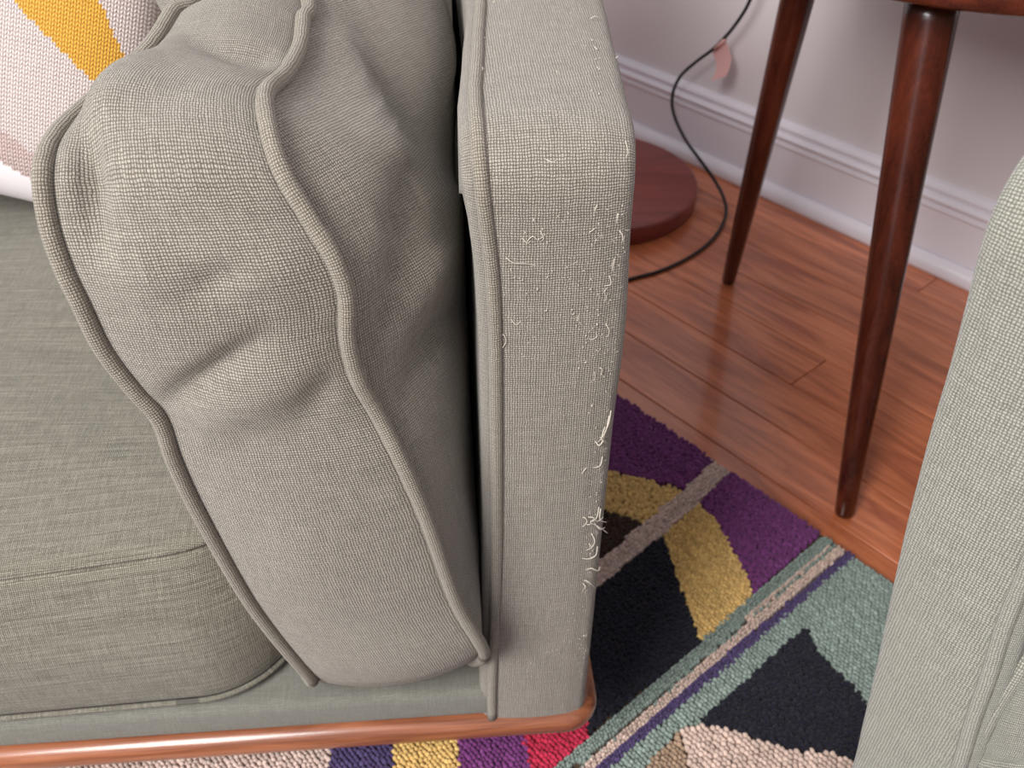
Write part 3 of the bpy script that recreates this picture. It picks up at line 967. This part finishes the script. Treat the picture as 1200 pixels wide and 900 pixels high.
# ------------------------------------------------------------------ knitted throw pillow
M_KC = M_KY = M_KP = None
def knit(name, col, dk):
    t = NT(name)
    uv = t.coord('UV')
    sx = t.n('ShaderNodeSeparateXYZ')
    t.put(sx.inputs[0], t.mapping(uv, (1 / 0.0050, 1 / 0.0040, 1)))
    u, v = sx.outputs[0], sx.outputs[1]
    vv = t.math('ADD', v, t.math('MULTIPLY', t.math('ABSOLUTE', t.math('SUBTRACT', t.math('FRACT', u), 0.5)), 1.1))
    cu = t.math('ABSOLUTE', t.math('SINE', t.math('MULTIPLY', u, 2 * math.pi)))
    cv = t.math('ABSOLUTE', t.math('SINE', t.math('MULTIPLY', vv, math.pi)))
    h = t.math('MULTIPLY', t.math('POWER', cu, 0.6), t.math('POWER', cv, 0.7))
    ns = t.noise(t.mapping(uv, (150, 150, 1)), 1.0, 2.0)
    val = t.math('ADD', t.math('MULTIPLY', h, 0.8), t.math('MULTIPLY', t.math('SUBTRACT', ns, 0.5), 0.4))
    c = t.ramp(val, [(0.05, dk), (0.55, col), (1.0, tuple(min(1, x * 1.1) for x in col))])
    t.bump(h, 0.0016, 1.0)
    return t.done(c, 0.9, 0.15, 0.2)
M_KC = knit('cream_knit', lin(244, 230, 226), lin(196, 172, 164))
M_KY = knit('yellow_knit', lin(252, 194, 84), lin(214, 142, 44))
M_KP = knit('blush_knit', lin(228, 206, 200), lin(176, 148, 140))
M_KW = plain('white_cotton_backing', lin(236, 230, 232), 0.9, 0.1, 0.05, 60)
pil = empty('throw_pillow', SOFA.o, SOFA.yaw)
tag(pil, 'cream knitted throw pillow with a yellow wedge, behind the piped cushion', 'pillow')
TILT, SPIN = math.radians(24), math.radians(-13)
ev0 = Vector((0, math.sin(TILT), math.cos(TILT))); eu0 = Vector((1, 0, 0)); pn = Vector((0, -math.cos(TILT), math.sin(TILT)))
eu = eu0 * math.cos(SPIN) + ev0 * math.sin(SPIN); ev = ev0 * math.cos(SPIN) - eu0 * math.sin(SPIN)
pc = Vector((-0.50, 0.575, 0.565))
HW, TH = 0.215, 0.070
def pil_uv(px, py):      # photograph point -> pillow face coordinates
    r = ray(px, py)
    rl = Vector((r.dot(SOFA.ex), r.dot(SOFA.ey), r.z)); ol = SOFA.local(CAM)
    c = pc + pn * TH * 0.8
    t = (c - ol).dot(pn) / rl.dot(pn)
    q = ol + rl * t - pc
    return q.dot(eu), q.dot(ev)
wedge = [pil_uv(*p) for p in ((20, 0), (118, 0), (143, 68), (110, 96))]
a_, b_ = wedge[0], wedge[3]
wedge[0] = (a_[0] + (a_[0] - b_[0]) * 1.2, a_[1] + (a_[1] - b_[1]) * 1.2)
a_, b_ = wedge[1], wedge[2]
wedge[1] = (a_[0] + (a_[0] - b_[0]) * 1.2, a_[1] + (a_[1] - b_[1]) * 1.2)
blush = [pil_uv(*p) for p in ((-60, 118), (0, 148), (22, 163), (58, 200), (58, 260), (-60, 260))]
white = [pil_uv(*p) for p in ((-80, 158), (0, 189), (22, 203), (52, 224), (90, 300), (-80, 300))]
NP = 110
def pillow_side(sgn, nm, mats):
    V, UV, Fc, MI = [], [], [], []
    for j in range(NP + 1):
        for i in range(NP + 1):
            a, b = -1 + 2 * i / NP, -1 + 2 * j / NP
            pinch = 1 - 0.07 * (1 - abs(a) ** 2) * abs(b) ** 3, 1 - 0.07 * (1 - abs(b) ** 2) * abs(a) ** 3
            x, y = a * HW * pinch[1], b * HW * pinch[0]
            th = TH * (max(0, 1 - a ** 4) * max(0, 1 - b ** 4)) ** 0.55
            V.append(pc + eu * x + ev * y + pn * th * sgn); UV.append((x, y))
    for j in range(NP):
        for i in range(NP):
            a = j * (NP + 1) + i
            f = (a, a + 1, a + NP + 2, a + NP + 1)
            Fc.append(f if sgn > 0 else tuple(reversed(f)))
            x, y = UV[a][0] + HW / NP, UV[a][1] + HW / NP
            MI.append(0 if len(mats) == 1 else (3 if inside(white, x, y) else 1 if inside(wedge, x, y) else (2 if inside(blush, x, y) else 0)))
    return mk(nm, V, Fc, mats, pil, True, UV, MI)
pillow_side(1, 'knitted_front', [M_KC, M_KY, M_KP, M_KW])['label'] = 'cream and blush knit with a yellow wedge'
pillow_side(-1, 'cotton_back', [M_KW])['label'] = 'white cotton back'

# ------------------------------------------------------------------ armchair on the right
chair = empty('armchair', CHAIR.o, CHAIR.yaw)
tag(chair, 'pale grey green armchair at the right edge, only its piped arm in view', 'armchair')
CZT, CZB, CRT = 0.684, 0.136, 0.046
ctop0 = CZT - CRT - CZB + CRT * math.pi / 2
couter, cinner = [], []
for px, py in ((1000, 897), (1017, 827), (1033, 760), (1047, 690), (1067, 600), (1092, 500), (1118, 410), (1144, 300), (1158, 245)):
    p = CHAIR.on_y(px, py, 0.006)
    couter.append((max(0, p.z - CZB), p.x))
for px, py in ((1127, 897), (1145, 830), (1198, 683)):
    p = CHAIR.on_y(px, py, 0.0)
    cinner.append((max(0, p.z - CZB), p.x + 0.0095))
w_ = cinner[-1][1] - couter[3][1]
cinner.append((CZT - CRT - CZB, couter[-1][1] + w_ * 0.98))
couter.append((ctop0 + 0.8, couter[-1][1]))
cinner.append((ctop0 + 0.8, couter[-1][1] + w_))
carm, cpip = arm_mesh('arm', CHAIR, cinner, couter, 0.84, CZT, CZB, CRT, M_CHAIR, chair, True)
tube('arm_piping', cpip, 0.0045, M_CPIPE, carm, 10)
CX = cinner[0][1]
soft_box('front_rail', (CX - 0.004, 0.004, CZB), (CX + 0.56, 0.62, 0.20), 0.01, M_CHAIR, chair)
soft_box('backrest', (CX - 0.004, 0.64, CZB), (CX + 0.56, 0.83, 0.78), 0.03, M_CHAIR, chair)
soft_box('arm', (CX + 0.565, 0.0, CZB), (CX + 0.645, 0.84, CZT), 0.02, M_CHAIR, chair)
P3, N3 = rail_path(0.02, CX + 0.64, -0.002, 0.84, 0.02)
sweep('base_rail', P3, N3, bull, M_TRIM, chair)
for x, y in ((0.09, 0.09), (0.09, 0.76), (CX + 0.56, 0.09), (CX + 0.56, 0.76)):
    o = lathe('leg', [(0.010, 0.0), (0.012, 0.003), (0.021, CZB - 0.03), (0.021, CZB + 0.004)], M_TRIM, chair, 20)
    o.location = (x, y, RUG_T if CHAIR.world((x, y, 0)).dot(ROOM.ey) < RUG_Y else 0)
# its own cushion, edge piped, pressed against the arm
cs = [((1134, 905), (1290, 930), 0.010), ((1147, 872), (1310, 880), 0.008), ((1168, 828), (1330, 830), 0.008), ((1199, 778), (1352, 770), 0.014), ((1228, 736), (1370, 720), 0.034)]
pL = [CHAIR.on_y(a[0], a[1], y) for a, b, y in cs]
zt_ = pL[-1].z
xl_ = pL[-1].x
xb_ = pL[0].x
ck = [((xl_ + 0.004, 0.10, zt_ + 0.045), (xl_ + 0.12, 0.10, zt_ + 0.045)), ((xl_ + 0.004, 0.25, zt_ + 0.055), (xl_ + 0.12, 0.25, zt_ + 0.055)), ((xl_ + 0.004, 0.40, zt_ + 0.04), (xl_ + 0.12, 0.40, zt_ + 0.04)),
      ((xl_, 0.46, 0.36), (xl_ + 0.12, 0.46, 0.36)), ((xb_, 0.45, 0.245), (xb_ + 0.13, 0.45, 0.245)), ((xb_, 0.25, 0.215), (xb_ + 0.13, 0.25, 0.215)), ((xb_, 0.06, 0.215), (xb_ + 0.13, 0.06, 0.215))]
box_cushion('box_cushion', CHAIR, cs, ck, (xl_ + 0.002, 0.24, 0.36), (xl_ + 0.135, 0.24, 0.36), 0.012, (M_CHAIR, M_CPIPE),
            'pale piped cushion inside the armchair at the lower right corner', [], [], pr=0.0052)

# ------------------------------------------------------------------ side table: round top, three splayed turned legs
table = empty('side_table', (0.49, 1.07, 0))
tag(table, 'dark red wood side table with round top and tapered splayed legs', 'side table')
TB = Vector((0.49, 1.07, 0))
def ray_at_z(px, py, z):
    return on_floor(px, py, z)
ZU = 0.580
rim = ray_at_z(1112, 14, ZU)
hd = Vector((rim.x, rim.y, 0)).normalized()
TR = 0.275
tc = Vector((rim.x, rim.y, 0)) + hd * TR
tt = lathe('table_top', [(TR - 0.03, ZU), (TR - 0.006, ZU), (TR - 0.001, ZU + 0.004), (TR, ZU + 0.012), (TR - 0.001, ZU + 0.020), (TR - 0.006, ZU + 0.024)], M_TOP, table, 96)
tt.location = tc - TB
def leg(foot, top, r0, r1):
    ax = top - foot
    L = ax.length
    prof = [(r0 * 0.55, 0.0), (r0 * 0.85, 0.0015), (r0, 0.006)] + [(r0 + (r1 - r0) * (t ** 0.9), 0.006 + (L - 0.006) * t) for t in [i / 14 for i in range(1, 15)]]
    o = lathe('leg', prof, M_TABLE, table, 32, ax, foot - TB)
    return o
fB, fA = on_floor(989, 604), on_floor(853, 331)
tB = ray_at_z(1091, 14, ZU - 0.028)
tA_ = ray_at_z(934, 0, 0.470)
tA = fA + (tA_ - fA) * (ZU / 0.470)
leg(fB, tB + (tB - fB) * 0.06, 0.0118, 0.0265)
leg(fA, tA, 0.0110, 0.0235)
fC = Vector((0.76, 1.10, 0)); tC = Vector((0.68, 1.08, ZU))
leg(fC, tC, 0.0115, 0.0235)

# ------------------------------------------------------------------ floor lamp behind the sofa arm (its base shows)
lc = on_floor(694, 208, 0.034)
lamp = empty('floor_lamp', (lc.x, lc.y, 0))
tag(lamp, 'floor lamp with a red brown wooden disc base behind the sofa arm', 'floor lamp')
RL = (on_floor(816, 208, 0.034) - lc).length
lathe('base', [(RL - 0.004, 0.0), (RL, 0.003), (RL, 0.030), (RL - 0.0015, 0.0335), (RL - 0.005, 0.035)], M_LAMP, lamp, 96)['label'] = 'red brown wooden disc'
po = lathe('pole', [(0.011, 0.035), (0.011, 1.45)], M_METAL, lamp, 20)
po.location = (-0.03, 0.01, 0)
shd = lathe('lamp_shade', [(0.20, 1.28), (0.17, 1.55)], M_SHADE, lamp, 48)
shd.location = (-0.03, 0.01, 0)

# ------------------------------------------------------------------ power cord with its paper tag
def before_wall(px, py, gap):
    r = ray(px, py)
    t = (WALL_Y - gap - CAM.dot(ROOM.ey)) / r.dot(ROOM.ey)
    return CAM + r * t
CR = 0.0031
cp = [on_floor(640, 352, CR), on_floor(690, 341, CR), on_floor(735, 328, CR), on_floor(775, 317, CR), on_floor(812, 299, CR), on_floor(838, 277, CR + 0.001), on_floor(850, 254, CR + 0.004),
      on_floor(849, 235, 0.014), on_floor(838, 212, 0.03), before_wall(820, 187, 0.105), before_wall(803, 163, 0.085), before_wall(790, 135, 0.07), before_wall(788, 112, 0.06), before_wall(797, 90, 0.055),
      before_wall(815, 73, 0.05), before_wall(835, 58, 0.05), before_wall(852, 41, 0.05), before_wall(868, 20, 0.05), before_wall(879, 0, 0.05), before_wall(889, -30, 0.05), before_wall(905, -90, 0.04)]
cord = empty('power_cord', (cp[2].x, cp[2].y, 0))
tag(cord, 'thin black power cord looping down the wall onto the floor', 'cord')
base = Vector(cord.location)
tube('cable', [p - base for p in catmull(cp, 8)], CR, M_CORD, cord, 10)
tg = [before_wall(*p) for p in ((836, 60, 0.046), (851, 47, 0.046), (857, 70, 0.050), (853, 88, 0.058), (843, 95, 0.066), (832, 94, 0.066), (839, 79, 0.056))]
w1 = [before_wall(835, 61, 0.0465), before_wall(840, 78, 0.054), before_wall(834, 95, 0.064)]
w2 = [before_wall(851, 48, 0.0465), before_wall(857, 70, 0.054), before_wall(851, 89, 0.064)]
A_, B_ = catmull(w1, 6), catmull(w2, 6)
V, Fc = [], []
thk = -ROOM.ey * 0.0006
for a, b in zip(A_, B_):
    for p in (a, b, b + thk, a + thk):
        V.append(p - base)
for i in range(len(A_) - 1):
    for j in range(4):
        k = (j + 1) % 4
        Fc.append((i * 4 + j, i * 4 + k, i * 4 + 4 + k, i * 4 + 4 + j))
Fc += [(3, 2, 1, 0), tuple(range(len(V) - 4, len(V)))]
mk('paper_tag', V, Fc, M_TAG, cord, False)['label'] = 'small pink paper tag'
fold = [before_wall(838, 57, 0.05) - base, before_wall(850, 46, 0.05) - base]
tube('tag_fold', fold, CR + 0.0009, M_TAG, cord, 10)
